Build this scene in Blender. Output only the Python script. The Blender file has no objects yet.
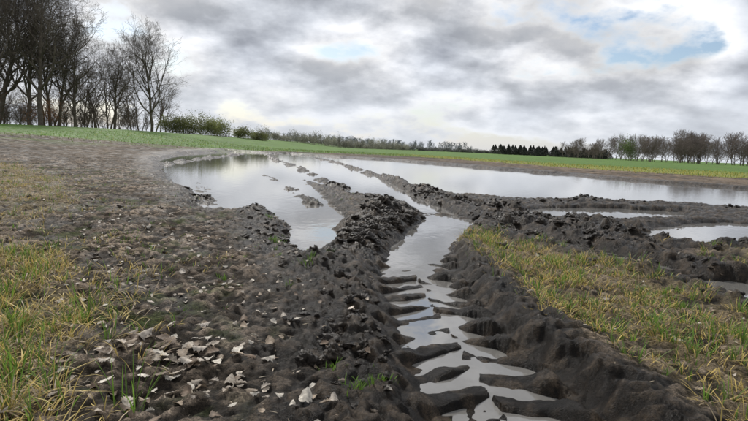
import bpy, math, random
import numpy as np
from mathutils import Matrix, Vector
rng=np.random.default_rng(7); random.seed(7)
sc=bpy.context.scene
sc.view_settings.view_transform='Standard'; sc.view_settings.look='None'; sc.view_settings.exposure=0

# ---------------------------------------------------------------- noise
_ga=np.linspace(0,2*np.pi,256,endpoint=False); GC=np.cos(_ga); GS=np.sin(_ga)
def hsh(ix,iy,s):
    n=(ix*374761393+iy*668265263+s*144269504)&0xffffffff
    n=((n^(n>>13))*1274126177)&0xffffffff
    return n^(n>>16)
def perlin(x,y,s=0):
    xi=np.floor(x).astype(np.int64); yi=np.floor(y).astype(np.int64)
    fx=x-xi; fy=y-yi
    u=fx*fx*fx*(fx*(fx*6-15)+10); v=fy*fy*fy*(fy*(fy*6-15)+10)
    def d(ox,oy):
        h=hsh(xi+ox,yi+oy,s)&255
        return GC[h]*(fx-ox)+GS[h]*(fy-oy)
    a=d(0,0);b=d(1,0);c=d(0,1);e=d(1,1)
    return ((a+(b-a)*u)+((c+(e-c)*u)-(a+(b-a)*u))*v)*1.5
def worley(x,y,s=0):
    xi=np.floor(x).astype(np.int64); yi=np.floor(y).astype(np.int64)
    best=np.full(x.shape,9.0)
    for ox in(-1,0,1):
        for oy in(-1,0,1):
            h=hsh(xi+ox,yi+oy,s); px=xi+ox+(h&1023)/1023.; py=yi+oy+((h>>10)&1023)/1023.
            best=np.minimum(best,(x-px)**2+(y-py)**2)
    return np.sqrt(best)
def S(t): t=np.clip(t,0,1); return t*t*(3-2*t)
def polyd(x,y,P):
    bd=np.full(x.shape,1e9); bs=np.zeros(x.shape); bl=np.zeros(x.shape); L=0
    for i in range(len(P)-1):
        ax,ay=P[i];bx,by=P[i+1];dx=bx-ax;dy=by-ay;l=math.hypot(dx,dy)
        t=np.clip(((x-ax)*dx+(y-ay)*dy)/l/l,0,1)
        ex=x-ax-t*dx;ey=y-ay-t*dy;d=np.hypot(ex,ey)
        sg=np.where((ex*dy-ey*dx)>=0,1.,-1.)
        m=d<bd; bd=np.where(m,d,bd); bs=np.where(m,d*sg,bs); bl=np.where(m,L+t*l,bl); L+=l
    return bd,bs,bl
def polysdf(x,y,P):
    d=np.full(x.shape,1e9); ins=np.zeros(x.shape,bool); n=len(P)
    for i in range(n):
        ax,ay=P[i];bx,by=P[(i+1)%n];dx=bx-ax;dy=by-ay;l2=dx*dx+dy*dy
        t=np.clip(((x-ax)*dx+(y-ay)*dy)/l2,0,1)
        d=np.minimum(d,np.hypot(x-ax-t*dx,y-ay-t*dy))
        if ay!=by:
            c=((ay>y)!=(by>y))&(x<(bx-ax)*(y-ay)/(by-ay)+ax); ins^=c
    return np.where(ins,-d,d)

# ---------------------------------------------------------------- terrain layout (metres)
LEFTPOOL=[(-10.1,25.3),(-12.5,34),(-14,50),(-8.5,52),(-4.0,25),(-1.75,14.5),(-0.45,8.3),(-0.35,5.93),(-0.50,4.85),(-0.78,5.2),(-1.14,6.89),(-1.74,8.2),(-2.04,7.5),(-2.5,7.5),(-3.81,11.1),(-5.24,13.44)]
RIGHTPOOL=[(-14,52),(-5.45,50),(1.82,44),(7.58,34.5),(11.8,27),(15.08,22.4),(24,15),(40,9.5),(30,7.5),(20,9.6),(8.57,12.3),(7.31,12.9),(5.1,12.6),(3.06,11.9),(1.91,12.4),(1.3,13.5),(0.5,18.5),(-2.3,31)]
MIDPOOL=[(-14,52),(-7,30),(-2.6,18),(-1.1,13),(-.1,10.8),(.5,10.2),(.9,11),(.6,14.5),(0.2,19),(-2.0,31),(-6,50)]
STRIP=[(2.5,9.4),(3.4,10.7),(5.0,11.2),(6.5,11.2),(5.6,9.7),(3.8,8.9)]
POOL3=[(3.75,7.6),(4.6,8.5),(5.73,9.3),(6.9,9.5),(9.5,9.0),(7.5,6.6),(5.3,6.6),(4.3,6.9)]
PUD=[(2.62,4.55),(3.3,4.75),(3.9,4.4),(3.5,3.8),(2.75,3.9)]
MAINC=[(0.75,0.4),(0.60,1.6),(0.54,2.2),(0.48,2.8),(0.42,3.7),(0.39,4.4),(0.48,5.5),(0.80,6.8),(1.15,8.0),(1.05,9.0)]
UPC=[(1.1,8.6),(0.80,10.5),(0.14,15.95),(-1.47,25.7),(-5.45,44.5),(-9.2,54.7)]
RIDGEA=[(-0.3,5.0),(-0.08,5.7),(0.12,6.85),(0.35,8.4),(-0.09,10.7),(-1.26,15),(-3.3,23.6),(-6.95,36.9),(-10,50)]
RIDGEB=[(2.64,9.9),(1.79,10.1),(1.31,10.8),(1.03,13.9),(0.16,19.9),(-2.18,32.7),(-5,43)]
RIDGEC=[(-8.3,21.5),(-9.2,28),(-10.8,44)]
RIDGED=[(-1.0,9.3),(-1.9,12.5),(-3.4,17)]
RIDGEL=[(-4.22,12.97),(-2.66,8.56),(-1.58,7.7),(-0.95,5.5),(-0.41,4.3),(-0.17,3.6),(-0.07,2.85),(0.06,2.16),(0.12,1.2)]
RIDGER=[(8.6,11.9),(6.3,12.1),(5.1,12.1),(3.2,11.3),(2.2,10.6)]
RUT1=[(0.9,8.3),(1.37,7.58),(2.07,6.6),(2.53,5.41),(2.85,4.54),(3.2,3.4),(3.4,2)]
RUT2=[(1.9,10.0),(2.64,9.3),(3.39,8.0),(3.95,6.71),(4.5,5.6),(5.2,4.2)]
GRASSR=[(1.04,6.7),(1.77,5.8),(2.16,5.0),(2.45,4.2),(2.6,3.6),(2.9,2.8),(2.9,1.0),(1.25,1.0),(1.30,2.29),(1.17,2.86),(1.02,3.81),(0.97,5.1)]
GRASSR2=[(3.86,6.2),(4.6,6.4),(6.5,6.3),(6.0,4.5),(4.4,4.2),(3.5,5.0)]
GRASSL=[(-13,18),(-7.07,12.08),(-3.9,7.2),(-3.4,5.25),(-6,5.0),(-12,9)]
GRASSL2=[(-4.5,4.6),(-2.4,4.1),(-1.65,3.1),(-1.25,2.5),(-1.10,1.9),(-.95,1.0),(-3,0.5)]
LUG=0.26
def field_edge(x):
    return np.interp(x,[-90,-60,-30,-18,-10,0,8,14,21,40,90],[34,36,41,46,57,64,58,42,34,28,22])
def terrain(x,y):
    r=np.hypot(x,y)
    far=x*0+S((y-9)/30)
    n1=perlin(x/1.7,y/1.7,1); n2=perlin(x/.5,y/.5,2); n3=perlin(x/.17,y/.17,3); n4=perlin(x/.06,y/.06,4)
    h=0.085+0.03*n1+0.018*n2
    h-=0.03*S((x-1.2)/1)*S((y-5.5)/1.5)*S((12-y)/2)
    h+=0.05*S((-x-0.6)/3.0)*S((12-y)/6)+0.06*far
    h+=1.75*S((-x-10)/26)*S((y-14)/60)
    wx=x+0.10*n2+0.05*n3+far*.5*n1; wy=y+0.13*perlin(x/.5,y/.5,12)+0.05*n3+far*1.2*perlin(x/2.2,y/2.2,13)
    near=(y<75)&(y>-5)&(np.abs(x)<60)
    wet=np.zeros_like(h); ridge=np.zeros_like(h); lugs=np.zeros_like(h)
    X=wx[near];Y=wy[near];hh=h[near];w_=np.zeros_like(X)
    rx=x[near];ry=y[near];FR=far[near];N1=n1[near];N2=n2[near];N3=n3[near]
    soft=0.20+0.45*FR
    for P,dep in((LEFTPOOL,-.05),(RIGHTPOOL,-.06),(MIDPOOL,-.05)):
        d=polysdf(X,Y,P); k=S((soft-d)/(soft*1.6)); w_=np.maximum(w_,S((soft*4-d)/(soft*4))); hh=hh*(1-k)+dep*k
    d,s,l=polyd(X,Y,UPC); k=S((0.42+.25*FR-d)/.22); hh=hh*(1-k)-.05*k; w_=np.maximum(w_,S((1.3-d)/.8))
    ru=np.zeros_like(X)
    for P in(RUT1,RUT2):
        d,s,l=polyd(rx+.05*N2,ry,P)
        k=S((0.36-d)/.12); side=np.where(s>0,LUG/2,0)
        rib=S((np.sin((l+side-.7*np.abs(s)+.05*N2)*2*np.pi/LUG)+.25)/1.0)
        floor=-0.014+0.040*rib+0.022*N2+.016*N3+.02*N1
        hh=hh*(1-k)+floor*k
        hh+=0.06*np.exp(-((d-.5)/.14)**2)*(1-k)*(.6+N3)
        w_=np.maximum(w_,S((1.0-d)/.5)); ru=np.maximum(ru,k)
    rg=np.zeros_like(X)
    W1=worley(rx/.17+N3*.35,ry/.17+N2*.3,5); W2=worley(rx/.075+N3*.3,ry/.075,6)
    rd=1-np.abs(perlin(rx/.12,ry/.12,15))*2
    lump=(1-np.clip(W1,0,1))*.8+(1-np.clip(W2,0,1))*.4+.35*rd
    for P,a,w,na in((RIDGEA,.072,.25,.06),(RIDGEB,.070,.27,.03),(RIDGEC,.09,.30,0),(RIDGED,.07,.16,0),(RIDGEL,.05,.24,0),(RIDGER,.05,.24,0)):
        d,s,l=polyd(X,Y,P); ww=w*(1-.15*FR)
        g=np.exp(-(d/ww)**2); pres=np.clip(.65+1.1*N1+.5*N2,.0,1.5)
        amp=a+na*S((9.5-ry)/3)*S((ry-4.6)/1.0)+.04*FR
        hh+=g*amp*pres*(.25+lump); rg=np.maximum(rg,g); w_=np.maximum(w_,S((w*3.2-d)/(w*2.4)))
    cz=np.exp(-(((rx-2.6)/1.4)**2+((ry-7.5)/1.2)**2)**1.5)+.9*np.exp(-(((rx-.0)/.38)**2+((ry-6.6)/1.4)**2))
    cz=np.clip(cz,0,1)*(1-.6*ru)
    hh+=cz*(.01+.065*lump*np.clip(.7+1.3*N2,0.1,1.5)); w_=np.maximum(w_,np.clip(cz*1.6,0,1))
    w_=np.maximum(w_,.85*S((rx-.9)/.5)*S((ry-5.4)/1.0)*S((12.5-ry)/1))
    for P,dep,sf in((STRIP,-.05,.13),(POOL3,-.05,.20),(PUD,-.05,.12)):
        d=polysdf(X,Y,P); k=S((sf-d)/(sf*1.8)); w_=np.maximum(w_,S((sf*4-d)/(sf*4))); hh=hh*(1-k)+(dep+.03*N2)*k
    # main tyre rut
    d,s,l=polyd(rx+.04*N2+.03*N3,ry,MAINC)
    half=0.37+.06*S((ry-6)/1.5)+.03*N1
    q=s/half; endf=S((9.0-ry)/.8)
    bank=np.where(s>0,.165,.085)*S((d-half+.02)/.13)
    side=np.where(s>0,LUG*.5,0)
    ph=(l+side+.58*np.abs(s)+.045*N2+.02*N3+.04*N1)*2*np.pi/LUG
    cell=perlin(l/.21+.5*side,s/.35,77)
    rib=S((np.sin(ph)+.10+.5*cell)/1.0)
    lugamp=S((6.4-ry)/2.2)*np.clip(.85+.9*cell,.25,1.3)
    rise=S((q-.2)/.8)*.06+S((-q-.6)/.4)*.03
    fl=-0.022+rib*(.031+rise*1.0)*lugamp-.02*S((ry-4.0)/1.5)+.012*N2+.010*N3+rise*.28+.010*S((2.7-ry)/.8)+.007*rd
    inside=S((half+.05-d)/.14)*endf
    scallop=rib*S((half+.24-d)/.1)*S((d-half+.1)/.1)*.08*lugamp*(s>0)
    target=hh*(1-inside)+fl*inside
    nearbank=S((half+.5-d)/.3)*endf*(1-inside)
    target=target*(1-nearbank*.75)+(bank+.015*N2+.05*(lump-.4)*(.6+(s<0)*.6))*nearbank*.75
    hh=target-scallop*.5*(1-inside)
    w_=np.maximum(w_,S((half+.36-d)/.2)*endf); rg=rg*(1-inside)
    h[near]=hh; wet[near]=w_; ridge[near]=np.clip(rg+cz,0,1); lugs[near]=np.maximum(inside,ru)
    dist_f=S((40-r)/30)
    W=worley(x/.12+n3*.5,y/.12+n4*.2,8); Wb=worley(x/.05+n4*.3,y/.05,9)
    rg4=1-np.abs(perlin(x/.085,y/.085,16))*2
    rough=(1-.80*lugs)
    h+=dist_f*rough*((1-np.clip(W,0,1))*.036-.019+.018*n3+(1-np.clip(Wb,0,1))*.018-.008+.012*rg4)
    h+=dist_f*.007*n4*(.5+.5*rough)
    ge=S((y-field_edge(x)-1.0*n1)/3.0)
    return h,wet,ridge,lugs,ge,n1,n2,n3,n4,W,Wb
def H(x,y): return terrain(np.asarray(x,float),np.asarray(y,float))[0]

# ---------------------------------------------------------------- mesh helpers
def new_mesh(name,verts,faces,colors=None,smooth=True,mat=None,rough=None,link=True):
    verts=np.asarray(verts,np.float32); faces=np.asarray(faces,np.int32)
    me=bpy.data.meshes.new(name); k=faces.shape[1]
    me.vertices.add(len(verts)); me.vertices.foreach_set('co',verts.ravel())
    me.loops.add(faces.size); me.loops.foreach_set('vertex_index',faces.ravel())
    me.polygons.add(len(faces)); me.polygons.foreach_set('loop_start',np.arange(0,faces.size,k,dtype=np.int32))
    try: me.polygons.foreach_set('loop_total',np.full(len(faces),k,np.int32))
    except Exception: pass
    me.update(calc_edges=True)
    me.polygons.foreach_set('use_smooth',np.full(len(faces),smooth))
    if colors is not None:
        a=me.color_attributes.new('Col','FLOAT_COLOR','POINT')
        c=np.ones((len(verts),4),np.float32); c[:,:3]=colors; a.data.foreach_set('color',c.ravel())
    if rough is not None:
        a=me.attributes.new('rough','FLOAT','POINT'); a.data.foreach_set('value',rough.astype(np.float32))
    if mat: me.materials.append(mat)
    if not link: return me
    ob=bpy.data.objects.new(name,me); sc.collection.objects.link(ob); return ob
def mat_new(name):
    m=bpy.data.materials.new(name); m.use_nodes=True; nt=m.node_tree; b=nt.nodes['Principled BSDF']; return m,nt,b
def mat_attr(name,rough=.8,spec=.3,var=.25,scale=30,trans=0):
    m,nt,b=mat_new(name); a=nt.nodes.new('ShaderNodeAttribute'); a.attribute_name='Col'
    tc=nt.nodes.new('ShaderNodeTexCoord')
    n=nt.nodes.new('ShaderNodeTexNoise'); n.inputs['Scale'].default_value=scale; n.inputs['Detail'].default_value=4
    nt.links.new(tc.outputs['Object'],n.inputs['Vector'])
    mr=nt.nodes.new('ShaderNodeMapRange'); mr.inputs['From Min'].default_value=.3; mr.inputs['From Max'].default_value=.7
    mr.inputs['To Min'].default_value=1-var; mr.inputs['To Max'].default_value=1+var
    nt.links.new(n.outputs['Fac'],mr.inputs['Value'])
    v=nt.nodes.new('ShaderNodeVectorMath'); v.operation='SCALE'
    nt.links.new(a.outputs['Color'],v.inputs[0]); nt.links.new(mr.outputs['Result'],v.inputs['Scale'])
    nt.links.new(v.outputs[0],b.inputs['Base Color'])
    b.inputs['Roughness'].default_value=rough; b.inputs['Specular IOR Level'].default_value=spec
    if trans>0:
        t=nt.nodes.new('ShaderNodeBsdfTranslucent'); nt.links.new(v.outputs[0],t.inputs['Color'])
        mx=nt.nodes.new('ShaderNodeMixShader'); mx.inputs[0].default_value=trans
        nt.links.new(b.outputs[0],mx.inputs[1]); nt.links.new(t.outputs[0],mx.inputs[2])
        nt.links.new(mx.outputs[0],nt.nodes['Material Output'].inputs['Surface'])
    return m
def noise(nt,vec,scale,detail=6,rough=.6):
    n=nt.nodes.new('ShaderNodeTexNoise'); n.inputs['Scale'].default_value=scale; n.inputs['Detail'].default_value=detail; n.inputs['Roughness'].default_value=rough
    nt.links.new(vec,n.inputs['Vector']); return n
def mrange(nt,v,a0,a1,b0,b1):
    r=nt.nodes.new('ShaderNodeMapRange'); r.inputs['From Min'].default_value=a0; r.inputs['From Max'].default_value=a1
    r.inputs['To Min'].default_value=b0; r.inputs['To Max'].default_value=b1; nt.links.new(v,r.inputs['Value']); return r.outputs['Result']

# ---------------------------------------------------------------- ground sheet
ys=[np.linspace(-2,1.2,60,endpoint=False)]
y=1.2;l=[]
while y<70: l.append(y); y*=1.0054
while y<2500: l.append(y); y*=1.035
ys=np.concatenate([ys[0],np.array(l)]); NC=1350
t=np.linspace(-1,1,NC); tt=.56*t+.44*t**3
hw=1.5+1.4*(ys+2)
GX=(hw[:,None]*tt[None,:]); GY=np.repeat(ys[:,None],NC,1)
gx=GX.ravel(); gy=GY.ravel()
h,wet,ridge,lugs,ge,n1,n2,n3,n4,W,Wb=terrain(gx,gy)
NR=len(ys)
i=np.arange(NR-1)[:,None]*NC+np.arange(NC-1)[None,:]; i=i.ravel()
faces=np.stack([i,i+1,i+NC+1,i+NC],1)
def c3(*c): return np.array(c)[None,:]
dry=c3(.225,.176,.130); drk=c3(.024,.0175,.0115); mid=c3(.038,.029,.020); grn=c3(.090,.165,.028); yel=c3(.33,.29,.065); straw=c3(.30,.23,.12)
nb=perlin(gx/6,gy/6,31)
k=np.clip(wet+S((.055-h)/.05)*.6,0,1)[:,None]
crest=S((.44-W+.28*n3+.34*(.5-Wb)+.25*n4)/.30)[:,None]
col=mid*(1-crest)+dry*crest*(.55+.8*S((n2[:,None]+.4)/.8))
col=col*(1+.4*n1[:,None])
moss=S((perlin(gx/.8,gy/.8,33)-.02)/.35)*S((perlin(gx/.15,gy/.15,34)+.1)/.4)*S((-gx+.5)/1)*(gy<16)
col=col*(1-.5*moss[:,None])+c3(.08,.11,.025)*.5*moss[:,None]
col=col*(1-k)+(drk*(1+.7*n3[:,None])*(.65+1.8*crest))*k
farmud=S((gy-14)/20)[:,None]
streak=perlin(gx/3.5,gy/1.2,36)[:,None]; fine=perlin(gx/.7,gy/.4,37)[:,None]; fine2=perlin(gx/.25,gy/.25,38)[:,None]
fcol=c3(.088,.065,.044)*(1+.5*nb[:,None]+.55*streak+.8*fine+.8*fine2)*(1+.7*S((gx-4)/10)[:,None])
col=col*(1-farmud*(1-.75*k))+np.clip(fcol,.012,1)*farmud*(1-.75*k)
e=(gy-field_edge(gx)); yb=S((34-e)/24)*S((gx+2)/12)
gcol=grn*(1+.25*nb[:,None])*(1-.55*yb[:,None])+yel*.55*yb[:,None]
col=col*(1-ge[:,None])+gcol*ge[:,None]
thin=S((perlin(gx/9,gy/3,35)+.05)/.3)*S((gy-field_edge(gx)+13)/9)*(1-ge)*.6*S((8-gx)/6)
col=col*(1-thin[:,None])+c3(.10,.13,.035)*thin[:,None]
for P in(GRASSR,GRASSR2,GRASSL,GRASSL2):
    d=polysdf(gx+.15*n2,gy+.15*n3,P); kk=(S((.15-d)/.4)*.6*S((n3+.5)/.6))[:,None]
    col=col*(1-kk)+straw*kk*.8
rough=.85-.49*k[:,0]*(1-ge)
m,nt,b=mat_new('mud_soil')
a=nt.nodes.new('ShaderNodeAttribute'); a.attribute_name='Col'
ar=nt.nodes.new('ShaderNodeAttribute'); ar.attribute_name='rough'
tc=nt.nodes.new('ShaderNodeTexCoord')
nA=noise(nt,tc.outputs['Object'],38,9,.75); nB=noise(nt,tc.outputs['Object'],3.0,6,.6); nC=noise(nt,tc.outputs['Object'],150,4,.7)
def mul(a,b_):
    q=nt.nodes.new('ShaderNodeMath'); q.operation='MULTIPLY'; nt.links.new(a,q.inputs[0]); nt.links.new(b_,q.inputs[1]); return q.outputs[0]
f1=mrange(nt,nA.outputs['Fac'],.35,.66,.22,1.95); f2=mrange(nt,nB.outputs['Fac'],.3,.7,.7,1.3); f3=mrange(nt,nC.outputs['Fac'],.38,.64,.5,1.55)
v=nt.nodes.new('ShaderNodeVectorMath'); v.operation='SCALE'; nt.links.new(a.outputs['Color'],v.inputs[0]); nt.links.new(mul(mul(f1,f2),f3),v.inputs['Scale'])
nt.links.new(v.outputs[0],b.inputs['Base Color'])
nt.links.new(mul(ar.outputs['Fac'],mrange(nt,nB.outputs['Fac'],.35,.65,.6,1.3)),b.inputs['Roughness'])
b.inputs['Specular IOR Level'].default_value=.22
bp=nt.nodes.new('ShaderNodeBump'); bp.inputs['Strength'].default_value=1.0; bp.inputs['Distance'].default_value=.03
nt.links.new(nA.outputs['Fac'],bp.inputs['Height'])
bp2=nt.nodes.new('ShaderNodeBump'); bp2.inputs['Strength'].default_value=.9; bp2.inputs['Distance'].default_value=.007
nt.links.new(nC.outputs['Fac'],bp2.inputs['Height']); nt.links.new(bp.outputs[0],bp2.inputs['Normal']); nt.links.new(bp2.outputs[0],b.inputs['Normal'])
ground=new_mesh('muddy_field_ground',np.stack([gx,gy,h],1),faces,col,True,m,rough)

# ---------------------------------------------------------------- water
m,nt,b=mat_new('muddy_water')
b.inputs['Base Color'].default_value=(.17,.162,.148,1); b.inputs['Roughness'].default_value=.03; b.inputs['IOR'].default_value=1.9
tc=nt.nodes.new('ShaderNodeTexCoord')
mp=nt.nodes.new('ShaderNodeMapping'); mp.inputs['Scale'].default_value=(1,.6,1); nt.links.new(tc.outputs['Object'],mp.inputs['Vector'])
nw=noise(nt,mp.outputs[0],7,3,.5); bp=nt.nodes.new('ShaderNodeBump'); bp.inputs['Strength'].default_value=.18; bp.inputs['Distance'].default_value=.01
nt.links.new(nw.outputs['Fac'],bp.inputs['Height']); nt.links.new(bp.outputs[0],b.inputs['Normal'])
water=new_mesh('flood_water',[(-40,-1.5,0),(60,-1.5,0),(60,70,0),(-40,70,0)],[(0,1,2,3)],None,False,m)

# ---------------------------------------------------------------- clods
def ico(sub):
    import bmesh
    bm=bmesh.new(); bmesh.ops.create_icosphere(bm,subdivisions=sub,radius=1)
    v=np.array([p.co[:] for p in bm.verts]); f=np.array([[q.index for q in p.verts] for p in bm.faces]); bm.free(); return v,f
V0,F0=ico(4)
def n3d(v,f,o,s): return perlin(v[:,0]*f+o[0]+v[:,2]*f*.8,v[:,1]*f+o[1]-v[:,2]*f*.6,s)+perlin(v[:,2]*f+o[2],v[:,0]*f*.7-v[:,1]*f*.7,s+1)
templates=[]
for kx in range(16):
    o=rng.uniform(-50,50,3); v=V0.copy()
    q=1+.55*n3d(v,1.0,o,50+kx)+.34*n3d(v,2.3,o,80+kx)-.30*np.abs(n3d(v,3.6,o,110+kx))+.16*n3d(v,7,o,140+kx)
    templates.append(v*np.clip(q,.25,2)[:,None])
def scatter_path(P,n,w,y0=0,y1=99):
    P=np.array(P); seg=np.diff(P,axis=0); L=np.hypot(seg[:,0],seg[:,1]); wgt=L/(1+.12*P[:-1,1])
    k=rng.choice(len(seg),n,p=wgt/wgt.sum()); t=rng.random(n)[:,None]
    p=P[k]+seg[k]*t+rng.normal(0,w,(n,2)); return p[(p[:,1]>y0)&(p[:,1]<y1)]
pts=[(scatter_path(RIDGEA[:6],330,.16),.036),(scatter_path(RIDGEA[:4],460,.27),.036),(scatter_path(RIDGEB[:4],260,.20),.036),(scatter_path(RIDGEL,420,.15),.022),(scatter_path(RIDGER,130,.2),.028),
     (rng.normal((2.6,7.5),(1.0,.8),(480,2)),.028),(scatter_path(RUT1,180,.40),.024),(scatter_path(RUT2,180,.42),.024),(rng.normal((-3.0,4.5),(1.6,1.8),(700,2)),.012)]
VV=[];FF=[];CC=[];off=0
for P,sz in pts:
    z=H(P[:,0],P[:,1]); dm,_,_=polyd(P[:,0],P[:,1],MAINC)
    for (px,py),pz,dd in zip(P,z,dm):
        if pz<.015 or (dd<.40 and py<9): continue
        s=min(sz*random.lognormvariate(-.35,.55),.08)
        v=templates[random.randrange(16)]
        a=random.uniform(0,6.28); ca,sa=math.cos(a),math.sin(a)
        R=np.array([[ca,-sa,0],[sa,ca,0],[0,0,1]]); b_=random.uniform(-.8,.8); cb,sb=math.cos(b_),math.sin(b_)
        R=R@np.array([[1,0,0],[0,cb,-sb],[0,sb,cb]])
        w=(v*np.array([random.uniform(.8,1.5),random.uniform(.7,1.2),random.uniform(.5,.85)]))@R.T*s+np.array([px,py,pz+s*.02])
        VV.append(w);FF.append(F0+off);off+=len(w)
        g=random.uniform(.8,2.0)*(1 if sz>.015 else 2.5)
        CC.append(np.repeat(c3(.026,.0195,.0135)*g,len(w),0))
mclod=mat_attr('wet_mud_clod',.36,.38,.6,60)
nt=mclod.node_tree; tcx=nt.nodes.new('ShaderNodeTexCoord'); nn=noise(nt,tcx.outputs['Object'],60,8,.7); bp=nt.nodes.new('ShaderNodeBump'); bp.inputs['Distance'].default_value=.02; bp.inputs['Strength'].default_value=.9
nt.links.new(nn.outputs['Fac'],bp.inputs['Height']); nt.links.new(bp.outputs[0],nt.nodes['Principled BSDF'].inputs['Normal'])
new_mesh('mud_clods',np.concatenate(VV),np.concatenate(FF),np.concatenate(CC),True,mclod)

# ---------------------------------------------------------------- grass blades
def rand_in_poly(P,n,jit=.1):
    P_=np.array(P); lo=P_.min(0)-jit; hi=P_.max(0)+jit; out=[]
    c=0
    while c<n:
        q=rng.uniform(lo,hi,(n*2,2)); d=polysdf(q[:,0],q[:,1],P); q=q[d<rng.normal(0,jit,len(d))]; out.append(q); c+=len(q)
    return np.concatenate(out)[:n]
def patchy(q,sc_,thr,seed):
    return q[perlin(q[:,0]/sc_,q[:,1]/sc_,seed)+rng.normal(0,.12,len(q))>thr]
def blades(pos,az,length,width,lean,curve,col,name,mat):
    n=len(pos); z=H(pos[:,0],pos[:,1]); ok=z>.012
    pos,az,length,width,lean,curve,col,z=[a[ok] for a in(pos,az,length,width,lean,curve,col,z)]; n=len(pos)
    LV=5; V=np.zeros((n,LV,2,3)); dirx=np.cos(az);diry=np.sin(az)
    px=np.zeros(n);pz=np.zeros(n); ang=lean.copy()
    for k in range(LV):
        w=width*[.8,1,.85,.55,.06][k]*.5
        cx=pos[:,0]+dirx*px; cy=pos[:,1]+diry*px; cz=z-.006+pz
        V[:,k,0]=np.stack([cx-diry*w,cy+dirx*w,cz],1); V[:,k,1]=np.stack([cx+diry*w,cy-dirx*w,cz],1)
        st=length/(LV-1); px=px+np.sin(ang)*st; pz=pz+np.cos(ang)*st; ang=ang+curve/(LV-1)
    base=np.arange(n)[:,None]*(LV*2)
    f=[]
    for k in range(LV-1): f.append(np.concatenate([base+2*k,base+2*k+1,base+2*k+3,base+2*k+2],1))
    V[...,2]=np.maximum(V[...,2],z[:,None,None]-.01)
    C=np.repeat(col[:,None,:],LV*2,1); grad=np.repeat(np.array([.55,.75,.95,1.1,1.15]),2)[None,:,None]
    return new_mesh(name,V.reshape(-1,3),np.concatenate(f),(C*grad).reshape(-1,3),True,mat)
mgrass=mat_attr('grass_blade',.55,.3,.2,25,.35)
def clump_set(centers,nb,spread,l0,l1,pg):
    n=len(centers)*nb; c=np.repeat(centers,nb,0)
    az=rng.uniform(0,2*np.pi,n); rr=np.abs(rng.normal(0,spread,n)); pos=c+np.stack([np.cos(az)*rr,np.sin(az)*rr],1)
    cl=np.repeat(rng.uniform(.6,1.2,len(centers)),nb)
    length=rng.uniform(l0,l1,n)*cl
    cg=np.repeat(rng.random(len(centers)),nb)
    isg=rng.random(n)<np.clip(pg+(cg-.5)*.9,0,1)
    g=np.array([.13,.23,.035])*rng.uniform(.6,1.6,(n,1))
    yv=np.array([.76,.57,.18])*rng.uniform(.55,1.15,(n,1)); br=np.array([.50,.39,.24])*rng.uniform(.5,1.2,(n,1))
    yy=np.where((rng.random(n)<.3)[:,None],br,yv)
    col=np.where(isg[:,None],g,yy)
    lean=np.where(isg,rng.uniform(.05,.6,n),rng.uniform(.3,1.45,n)); curve=np.where(isg,rng.uniform(.1,1.0,n),rng.uniform(.1,1.5,n))
    return pos,az+rng.normal(0,.5,n),length,rng.uniform(.0025,.006,n)*np.where(isg,1.1,1),lean,curve,col
def cat(*a): return [np.concatenate(q) for q in zip(*a)]
A=clump_set(patchy(rand_in_poly(GRASSR,1600,.08),.35,-.08,201),15,.045,.05,.11,.28)
A2=clump_set(patchy(rand_in_poly(GRASSR2,750,.25),.5,-.05,202),14,.05,.05,.12,.38)
A3=clump_set(patchy(rand_in_poly([(0.98,5.8),(1.8,5.2),(1.9,3.6),(1.0,3.0)],300,.06),.3,-.1,203),14,.04,.04,.09,.05)
A4=clump_set(patchy(rand_in_poly([(1.5,3.3),(2.6,3.3),(2.6,1.2),(1.35,1.3)],260,.06),.3,0,208),12,.03,.07,.15,.75)
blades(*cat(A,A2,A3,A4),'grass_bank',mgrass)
B=clump_set(patchy(rand_in_poly(GRASSL2,1800,.15),.4,-.18,204),17,.05,.05,.14,.14)
B5=clump_set(patchy(rand_in_poly([(-2.9,3.6),(-1.7,3.0),(-1.25,2.3),(-1.15,1.4),(-2.2,1.4)],330,.1),.4,-.05,209),15,.035,.10,.20,.22)
B2=clump_set(patchy(rand_in_poly(GRASSL,2600,.4),1.0,-.10,205),13,.06,.05,.12,.16)
B3=clump_set(patchy(rng.uniform((-6,1.2),(-.3,11),(420,2)),.6,.05,206),9,.02,.02,.06,.7)
B4=clump_set(patchy(rand_in_poly([(-3.6,5.3),(-2.0,5),(-1.2,3.3),(-2.4,3.2)],200,.3),.5,0,207),9,.05,.04,.10,.15)
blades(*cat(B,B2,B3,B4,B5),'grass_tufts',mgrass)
cc=np.array([(-.50,4.0),(-.47,4.05),(-.98,5.35),(-.93,5.3),(-1.0,5.4),(.02,2.05),(.06,2.1),(-.05,2.0),(-1.35,6.9),(-1.3,7.1),(-.14,2.25),(-1.0,3.6)])
D=clump_set(cc,28,.035,.03,.07,1.6)
D2=clump_set(np.array([(-.80,1.78),(-.86,1.85),(-1.32,2.0),(.28,1.5)]),9,.03,.12,.22,1.6)
blades(*cat(D,D2),'green_seedlings',mgrass)
q=rng.uniform((-30,20),(45,80),(30000,2)); e=q[:,1]-field_edge(q[:,0]); q=q[(e>-6*rng.random(len(e))**2)&(e<25)]
n=len(q); az=rng.uniform(0,6.28,n); g=np.array([.13,.22,.03])*rng.uniform(.6,1.4,(n,1)); yv=np.array([.52,.44,.10])*rng.uniform(.6,1.2,(n,1))
py=np.where(q[:,0]>5,.6,.12)
blades(q,az,rng.uniform(.08,.2,n),rng.uniform(.02,.04,n),rng.uniform(0,.6,n),rng.uniform(0,1,n),np.where((rng.random(n)<py)[:,None],yv,g),'cereal_crop',mgrass)
q=np.concatenate([rng.uniform((-9,1.2),(.1,14),(8500,2)),rng.uniform((-3.5,1.2),(.1,5),(3000,2)),rand_in_poly(GRASSR,2200,.2),rng.uniform((1,3),(7,9),(700,2))])
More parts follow.
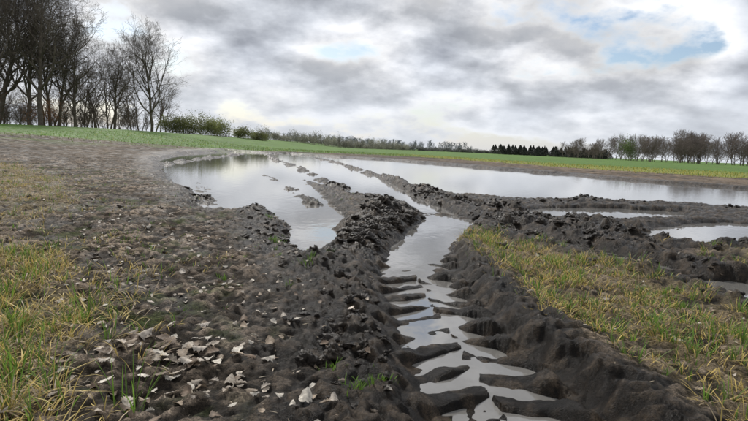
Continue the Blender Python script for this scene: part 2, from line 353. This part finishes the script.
d,_,_=polyd(q[:,0],q[:,1],RIDGEL); q=q[(d>.2)]
n=len(q); blades(q,rng.uniform(0,6.28,n),rng.uniform(.01,.055,n),rng.uniform(.002,.007,n),rng.uniform(1.35,1.6,n),rng.uniform(-.2,.3,n),np.array([.46,.38,.27])*rng.uniform(.3,1.3,(n,1)),'straw_debris',mgrass)

# ---------------------------------------------------------------- dead leaves
def leaf_template(sd):
    r=np.random.default_rng(sd); K=15; t=np.linspace(0,1,K)
    w=(np.sin(np.pi*np.clip(t,0,1))**.6)*.29*(1+.20*np.sin(t*np.pi*8+r.uniform(-.6,.6)))*(.7+.5*t)
    w[0]=.02;w[-1]=.06
    cu=r.uniform(-1.3,1.3); cv=r.uniform(-1.8,1.8); tw=r.uniform(-.45,.45)
    V=[]
    for i in range(K):
        a=cu*t[i]; x=np.sin(a)/cu if abs(cu)>.05 else t[i]; z=(1-np.cos(a))/cu if abs(cu)>.05 else 0
        for sgn in(-1,-.5,0,.5,1):
            ww=w[i]*sgn*(1+r.uniform(-.10,.10)); zz=z*.6+abs(ww)**1.5*cv+tw*ww*t[i]+r.uniform(-.022,.022)
            V.append((x-.5,ww,zz))
    F=[]
    for i in range(K-1):
        for j in range(4): F.append((i*5+j,i*5+j+1,i*5+j+6,i*5+j+5))
    return np.array(V),np.array(F)
LT=[leaf_template(s) for s in range(24)]
LEAF=[(-3.6,6.55),(-2.11,5.82),(-0.45,3.2),(-0.2,1.96),(-.3,1.2),(-1.3,1.2),(-1.4,2.2),(-2.2,4.2)]
q=np.concatenate([rand_in_poly(LEAF,430,.2),rng.normal((-.88,2.30),(.17,.16),(60,2)),rng.normal((-.60,1.95),(.25,.15),(22,2)),rng.uniform((-7,3),(-.6,13),(850,2)),rand_in_poly(GRASSR,110,.2),rng.uniform((1,3),(7,9),(90,2)),rand_in_poly([(-.5,4),(0,3.2),(0,1.5),(-.6,1.5)],40,.1)])
z=H(q[:,0],q[:,1]); VV=[];FF=[];CC=[];off=0
for kk_,((px,py),pz) in enumerate(zip(q,z)):
    if pz<.01: continue
    v,f=LT[random.randrange(24)]; s=random.uniform(.022,.05)
    if 430<=kk_<512 or random.random()<.10: s=random.uniform(.045,.085)
    a=random.uniform(0,6.28);ca,sa=math.cos(a),math.sin(a);b_=random.gauss(0,.16);cb,sb=math.cos(b_),math.sin(b_)
    R=np.array([[ca,-sa,0],[sa,ca,0],[0,0,1]])@np.array([[1,0,0],[0,cb,-sb],[0,sb,cb]])
    w=(v*s)@R.T; w+=np.array([px,py,pz+.010-min(0,w[:,2].min())*.4])
    VV.append(w);FF.append(f+off);off+=len(w)
    base=random.choice([(.46,.40,.33),(.54,.49,.41),(.40,.34,.27),(.32,.25,.18),(.18,.13,.09)])
    CC.append(np.repeat(np.array([base])*random.uniform(.75,1.15),len(w),0))
mleaf=mat_attr('dead_leaf',.65,.3,.45,60,.10)
new_mesh('dead_leaves',np.concatenate(VV),np.concatenate(FF),np.concatenate(CC),True,mleaf)

# ---------------------------------------------------------------- trees
def prisms(segs):
    segs=np.array(segs); p0=segs[:,0:3];p1=segs[:,3:6];r0=segs[:,6];r1=segs[:,7]
    d=p1-p0; d/=np.linalg.norm(d,axis=1)[:,None]+1e-9
    up=np.where(np.abs(d[:,2:3])>.9,np.array([[1.,0,0]]),np.array([[0,0,1.]]))
    a=np.cross(d,up); a/=np.linalg.norm(a,axis=1)[:,None]+1e-9; b=np.cross(d,a)
    VV=[];FF=[];off=0
    for lo,hi,k in((0,.05,3),(.05,.14,5),(.14,9,9)):
        m=(r0>=lo)&(r0<hi)
        if not m.any(): continue
        ang=np.linspace(0,2*np.pi,k,endpoint=False); n=m.sum()
        ring=lambda p,r:p[m][:,None,:]+r[m][:,None,None]*(np.cos(ang)[None,:,None]*a[m][:,None,:]+np.sin(ang)[None,:,None]*b[m][:,None,:])
        V=np.concatenate([ring(p0,r0),ring(p1,r1)],1).reshape(-1,3)
        base=(np.arange(n)*2*k)[:,None]; j=np.arange(k)[None,:]; j2=(j+1)%k
        F=np.stack([base+j,base+j2,base+k+j2,base+k+j],2).reshape(-1,4)
        VV.append(V);FF.append(F+off);off+=len(V)
    return np.concatenate(VV),np.concatenate(FF)
def tree_segs(seed,Ht,counts,spread=1.0,rmin=.012,clear=.2,trunk=.017):
    R=random.Random(seed); segs=[]
    def branch(p,d,L,r,lev):
        ns=[9,7,5,3,2][min(lev,4)]; pts=[(p,r)]; dd=Vector(d).normalized(); q=Vector(p)
        for k in range(ns):
            wob=[.09,.16,.22,.26,.3][min(lev,4)]
            dd=(dd+Vector((R.gauss(0,wob),R.gauss(0,wob),R.gauss(0,wob)+[.04,.10,.08,.05,.03][min(lev,4)]))).normalized()
            q2=q+dd*(L/ns); f=(k+1)/ns
            r2=max(rmin*.6,r*((1-f)**.8*.93+.07) if lev==0 else r*(1-f*.85))
            segs.append((*q,*q2,pts[-1][1],r2)); pts.append((q2.copy(),r2)); q=q2
        if lev>=len(counts): return
        n=counts[lev]
        for c in range(n):
            lo=clear if lev==0 else .15
            f=lo+(1-lo)*((c+R.random())/n); k=min(int(f*ns),ns-1); u=f*ns-k
            bp=pts[k][0].lerp(pts[k+1][0],u); br=pts[k][1]*(1-u)+pts[k+1][1]*u
            ax=(pts[k+1][0]-pts[k][0]).normalized()
            az=R.uniform(0,6.283) if lev>0 else c*2.4+R.uniform(-.5,.5)
            perp=ax.orthogonal().normalized(); perp.rotate(Matrix.Rotation(az,3,ax))
            an=R.uniform(.55,1.0)*(1.1-.5*f) if lev==0 else R.uniform(.4,.95)
            nd=ax*math.cos(an)+perp*math.sin(an)
            if lev==0: nl=Ht*spread*(.58-.34*f)*R.uniform(.8,1.15)
            else: nl=L*R.uniform(.38,.62)*(1.1-.4*f)
            branch(bp,nd,nl,max(rmin,min(br*.7,r*.5)),lev+1)
    branch(Vector((0,0,-.3)),(R.gauss(0,.03),R.gauss(0,.03),1),Ht*.88,Ht*trunk,0)
    return segs
mbark,nt,b=mat_new('bark'); 
tc=nt.nodes.new('ShaderNodeTexCoord'); n=noise(nt,tc.outputs['Object'],2.5,6,.7); cr=nt.nodes.new('ShaderNodeValToRGB')
cr.color_ramp.elements[0].color=(.05,.04,.03,1); cr.color_ramp.elements[1].color=(.18,.145,.11,1); cr.color_ramp.elements[0].position=.3; cr.color_ramp.elements[1].position=.75
nt.links.new(n.outputs['Fac'],cr.inputs[0]); nt.links.new(cr.outputs[0],b.inputs['Base Color']); b.inputs['Roughness'].default_value=.9
bp=nt.nodes.new('ShaderNodeBump'); bp.inputs['Distance'].default_value=.05; nt.links.new(n.outputs['Fac'],bp.inputs['Height']); nt.links.new(bp.outputs[0],b.inputs['Normal'])
tm=[]
for sd,sp,cl in((5,1.35,.16),(11,1.0,.24),(23,.9,.28),(37,1.15,.16)):
    sg=tree_segs(sd,15,(17,8,7,6),sp,.011,cl); V,F=prisms(sg); tm.append(new_mesh('bare_tree_mesh',V,F,None,True,mbark,link=False))
def place_tree(mi,x,y,s,rot,name='bare_tree'):
    ob=bpy.data.objects.new(name,tm[mi]); sc.collection.objects.link(ob)
    ob.location=(x,y,float(H([x],[y])[0])); ob.scale=(s,s,s); ob.rotation_euler=(0,0,rot); return ob
for (mi,x,y,s,r) in [(0,-35.6,86,.94,.5),(2,-41.5,86,.85,2.1),(1,-44.3,80,.98,4.0),(1,-44.5,72,1.32,3.0),(2,-48,82,1.0,1.0),(0,-53,76,1.35,2.6),(3,-59,78,1.35,1.2),(1,-51,67,1.3,2.2),(2,-54,90,1.1,3.3),(3,-66,80,1.35,5.5),(3,-47.5,64,1.15,4.4),(0,-48.5,76,1.2,4.0),(2,-56,72,1.35,5.0),(0,-62,88,1.3,1.0)]:
    place_tree(mi,x,y,s,r)
def mass(name,specs,mat,seeds,counts,rmin,Hh=13,clear=.15,spr=.95):
    base=[prisms(tree_segs(s,Hh,counts,spr,rmin,clear,.014)) for s in seeds]
    VV=[];FF=[];off=0
    for (x,y,s) in specs:
        V,F=random.choice(base); a=random.uniform(0,6.28);ca,sa=math.cos(a),math.sin(a)
        R=np.array([[ca,-sa,0],[sa,ca,0],[0,0,1]]); z=float(H([x],[y])[0])
        w=(V*s)@R.T+np.array([x,y,z]); VV.append(w);FF.append(F+off);off+=len(w)
    return new_mesh(name,np.concatenate(VV),np.concatenate(FF),None,True,mat)
def plain(name,c,r=.9):
    m,nt,b=mat_new(name); tc=nt.nodes.new('ShaderNodeTexCoord'); n=noise(nt,tc.outputs['Object'],.15,5,.6)
    cr=nt.nodes.new('ShaderNodeValToRGB'); cr.color_ramp.elements[0].position=.35; cr.color_ramp.elements[1].position=.65
    cr.color_ramp.elements[0].color=(*[q*.7 for q in c],1); cr.color_ramp.elements[1].color=(*[q*1.35 for q in c],1)
    nt.links.new(n.outputs['Fac'],cr.inputs[0]); nt.links.new(cr.outputs[0],b.inputs['Base Color']); b.inputs['Roughness'].default_value=r; b.inputs['Specular IOR Level'].default_value=.1; return m
mfar=plain('distant_bark_haze',(.20,.165,.145)); mfar2=plain('far_bark_haze',(.24,.255,.28)); mmid=plain('background_bark',(.13,.105,.085))  # aerial haze mixed into both farther bark colours: paler, farthest blue-grey
sp=[]
for k in range(200):
    u=random.random(); x=92+u*150; sp.append((x,244-u*34+random.uniform(-12,26),random.uniform(.72,1.08)*(.66+.34*min(1,u*3))))
mass('distant_bare_woodland',sp,mfar,(101,102,103,104,105),(13,8,6),.034,13,.08,1.1)
sp=[(random.uniform(-95,75),430+random.uniform(-20,30),random.uniform(.3,.65)) for k in range(120)]
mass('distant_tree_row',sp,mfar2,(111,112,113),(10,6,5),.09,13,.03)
sp=[(random.uniform(-100,-42),random.uniform(92,118),random.uniform(.5,.95)) for k in range(46)]
mass('background_bare_woodland',sp,mmid,(121,122,123,124),(12,6,5),.022,14)
sp=[(random.uniform(-88,-39),random.uniform(84,98),random.uniform(.20,.40)) for k in range(120)]
mass('hedge_undergrowth',sp,mmid,(131,132,133),(12,7,4),.04,11,.02)
def leafmass(name,crowns,col,mat,leaf,n_per,shape='round'):
    VV=[];CC=[]
    for (x,y,hgt,rad) in crowns:
        z=float(H([x],[y])[0]); n=int(n_per)
        if shape=='cone':
            f=rng.random(n)**.75; rr=rad*(1-f)*np.sqrt(rng.random(n))*(1+.25*np.sin(f*34)); a=rng.uniform(0,6.28,n)
            P=np.stack([x+rr*np.cos(a),y+rr*np.sin(a),z+hgt*(.0+1.0*f)],1); br=.7+.5*rng.random(n)
        else:
            nc=16; c=rng.normal(0,1,(nc,3)); c/=np.linalg.norm(c,axis=1)[:,None]; c*=rng.uniform(.3,.95,(nc,1)); c[:,2]=c[:,2]*.5+.5
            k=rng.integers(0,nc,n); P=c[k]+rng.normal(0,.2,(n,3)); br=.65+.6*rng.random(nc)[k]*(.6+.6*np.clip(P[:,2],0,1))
            P=np.stack([x+P[:,0]*rad,y+P[:,1]*rad,z+np.clip(P[:,2],.0,1.4)*hgt*.85],1)
        a=rng.normal(0,1,(n,3));a/=np.linalg.norm(a,axis=1)[:,None];b=np.cross(a,rng.normal(0,1,(n,3)));b/=np.linalg.norm(b,axis=1)[:,None]
        s=leaf*rng.uniform(.6,1.4,(n,1)); VV.append(np.stack([P-a*s,P-b*s*.6,P+a*s,P+b*s*.6],1).reshape(-1,3))
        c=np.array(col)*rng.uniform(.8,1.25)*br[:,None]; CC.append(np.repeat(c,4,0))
    V=np.concatenate(VV); return new_mesh(name,V,np.arange(len(V)).reshape(-1,4),np.concatenate(CC),False,mat)
mfol=mat_attr('foliage',.7,.2,.2,.5,.4)
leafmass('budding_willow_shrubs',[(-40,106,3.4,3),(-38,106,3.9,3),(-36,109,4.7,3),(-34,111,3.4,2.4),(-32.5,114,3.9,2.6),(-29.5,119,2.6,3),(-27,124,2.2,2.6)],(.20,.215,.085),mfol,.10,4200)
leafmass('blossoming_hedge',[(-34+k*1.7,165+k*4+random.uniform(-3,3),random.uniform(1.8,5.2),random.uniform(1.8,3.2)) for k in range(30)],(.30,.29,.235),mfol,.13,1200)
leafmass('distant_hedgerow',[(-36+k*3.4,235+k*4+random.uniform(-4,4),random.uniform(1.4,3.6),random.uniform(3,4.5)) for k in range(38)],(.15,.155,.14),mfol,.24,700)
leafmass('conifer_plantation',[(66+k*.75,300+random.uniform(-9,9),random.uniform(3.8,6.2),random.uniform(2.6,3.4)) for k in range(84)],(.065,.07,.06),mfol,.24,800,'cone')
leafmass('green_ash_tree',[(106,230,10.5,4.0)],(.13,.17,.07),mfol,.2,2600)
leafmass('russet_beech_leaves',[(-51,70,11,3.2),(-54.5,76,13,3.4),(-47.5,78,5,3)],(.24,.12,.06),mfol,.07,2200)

# ---------------------------------------------------------------- sky
SUN_EL=42; SUN_AZ=-28
w=bpy.data.worlds.new('World'); sc.world=w; w.use_nodes=True; nt=w.node_tree; nt.nodes.clear()
out=nt.nodes.new('ShaderNodeOutputWorld'); bg=nt.nodes.new('ShaderNodeBackground'); bg.inputs['Strength'].default_value=.1
nt.links.new(bg.outputs[0],out.inputs[0])
sky=nt.nodes.new('ShaderNodeTexSky'); sky.sky_type='NISHITA'; sky.sun_disc=False; sky.sun_elevation=math.radians(SUN_EL); sky.sun_rotation=math.radians(SUN_AZ)
tc=nt.nodes.new('ShaderNodeTexCoord'); sx=nt.nodes.new('ShaderNodeSeparateXYZ'); nt.links.new(tc.outputs['Generated'],sx.inputs[0])
def M(op,a,b=None):
    m=nt.nodes.new('ShaderNodeMath'); m.operation=op
    for i,q in enumerate((a,b)):
        if q is None: continue
        if isinstance(q,(int,float)): m.inputs[i].default_value=q
        else: nt.links.new(q,m.inputs[i])
    return m.outputs[0]
zz=M('ADD',M('MAXIMUM',sx.outputs[2],0.0),.38)
cx=M('DIVIDE',sx.outputs[0],zz); cy=M('DIVIDE',sx.outputs[1],zz)
cb=nt.nodes.new('ShaderNodeCombineXYZ'); nt.links.new(cx,cb.inputs[0]); nt.links.new(cy,cb.inputs[1])
OFF=(1.4,5.2,2.0)
def cl(off,scale,detail,rough,dist=0):
    mp=nt.nodes.new('ShaderNodeMapping'); mp.inputs['Location'].default_value=off; nt.links.new(cb.outputs[0],mp.inputs['Vector'])
    n=noise(nt,mp.outputs[0],scale,detail,rough); n.inputs['Distortion'].default_value=dist; return n.outputs['Fac']
dens=cl(OFF,2.3,13,.53,0)
dens2=cl((OFF[0]+.02,OFF[1]-.085,OFF[2]),2.3,6,.45,0)
big=cl((11,4,1),1.0,3,.5)
thick=M('ADD',M('MULTIPLY',dens,.86),M('MULTIPLY',big,.40))
def ramp(v,els):
    c=nt.nodes.new('ShaderNodeValToRGB'); 
    while len(c.color_ramp.elements)<len(els): c.color_ramp.elements.new(.5)
    for e,(p,co) in zip(c.color_ramp.elements,els): e.position=p; e.color=(*co,1)
    nt.links.new(v,c.inputs[0]); return c.outputs[0]
cc_=ramp(thick,[(.56,(1,1,1)),(.62,(.88,.90,.95)),(.68,(.70,.735,.80)),(.78,(.50,.535,.61))])
rel=mrange(nt,M('SUBTRACT',dens,dens2),-.10,.10,1.35,.74)
sv=nt.nodes.new('ShaderNodeVectorMath'); sv.operation='SCALE'; nt.links.new(cc_,sv.inputs[0]); nt.links.new(M('MULTIPLY',rel,8.6),sv.inputs['Scale'])
skb=nt.nodes.new('ShaderNodeMix'); skb.data_type='RGBA'
cover=ramp(thick,[(.53,(0,0,0)),(.585,(1,1,1))])
skc=nt.nodes.new('ShaderNodeVectorMath'); skc.operation='SCALE'; nt.links.new(sky.outputs[0],skc.inputs[0]); skc.inputs['Scale'].default_value=1.15
nt.links.new(cover,skb.inputs[0]); nt.links.new(skc.outputs[0],skb.inputs[6]); nt.links.new(sv.outputs[0],skb.inputs[7])
hz=mrange(nt,sx.outputs[2],0.0,.15,.75,0.0)
mx=nt.nodes.new('ShaderNodeMix'); mx.data_type='RGBA'; nt.links.new(hz,mx.inputs[0]); nt.links.new(skb.outputs[2],mx.inputs[6]); mx.inputs[7].default_value=(7.3,7.7,8.3,1)
nt.links.new(mx.outputs[2],bg.inputs['Color'])
sun=bpy.data.lights.new('sun','SUN'); sun.energy=2.8; sun.angle=math.radians(8); sun.color=(1,.96,.9)
so=bpy.data.objects.new('sun',sun); sc.collection.objects.link(so)
az=math.radians(SUN_AZ); el=math.radians(SUN_EL); dv=Vector((math.sin(az)*math.cos(el),math.cos(az)*math.cos(el),math.sin(el)))
so.rotation_euler=dv.to_track_quat('Z','Y').to_euler()

# ---------------------------------------------------------------- camera
cam=bpy.data.cameras.new('camera'); cam.lens=26; cam.sensor_width=36; cam.clip_start=.05; cam.clip_end=6000
co=bpy.data.objects.new('camera',cam); sc.collection.objects.link(co)
R=Matrix.Rotation(math.radians(90-6.7),4,'X')@Matrix.Rotation(math.radians(2.58),4,'Z')
co.matrix_world=Matrix.Translation((0,0,1.05))@R
sc.camera=co
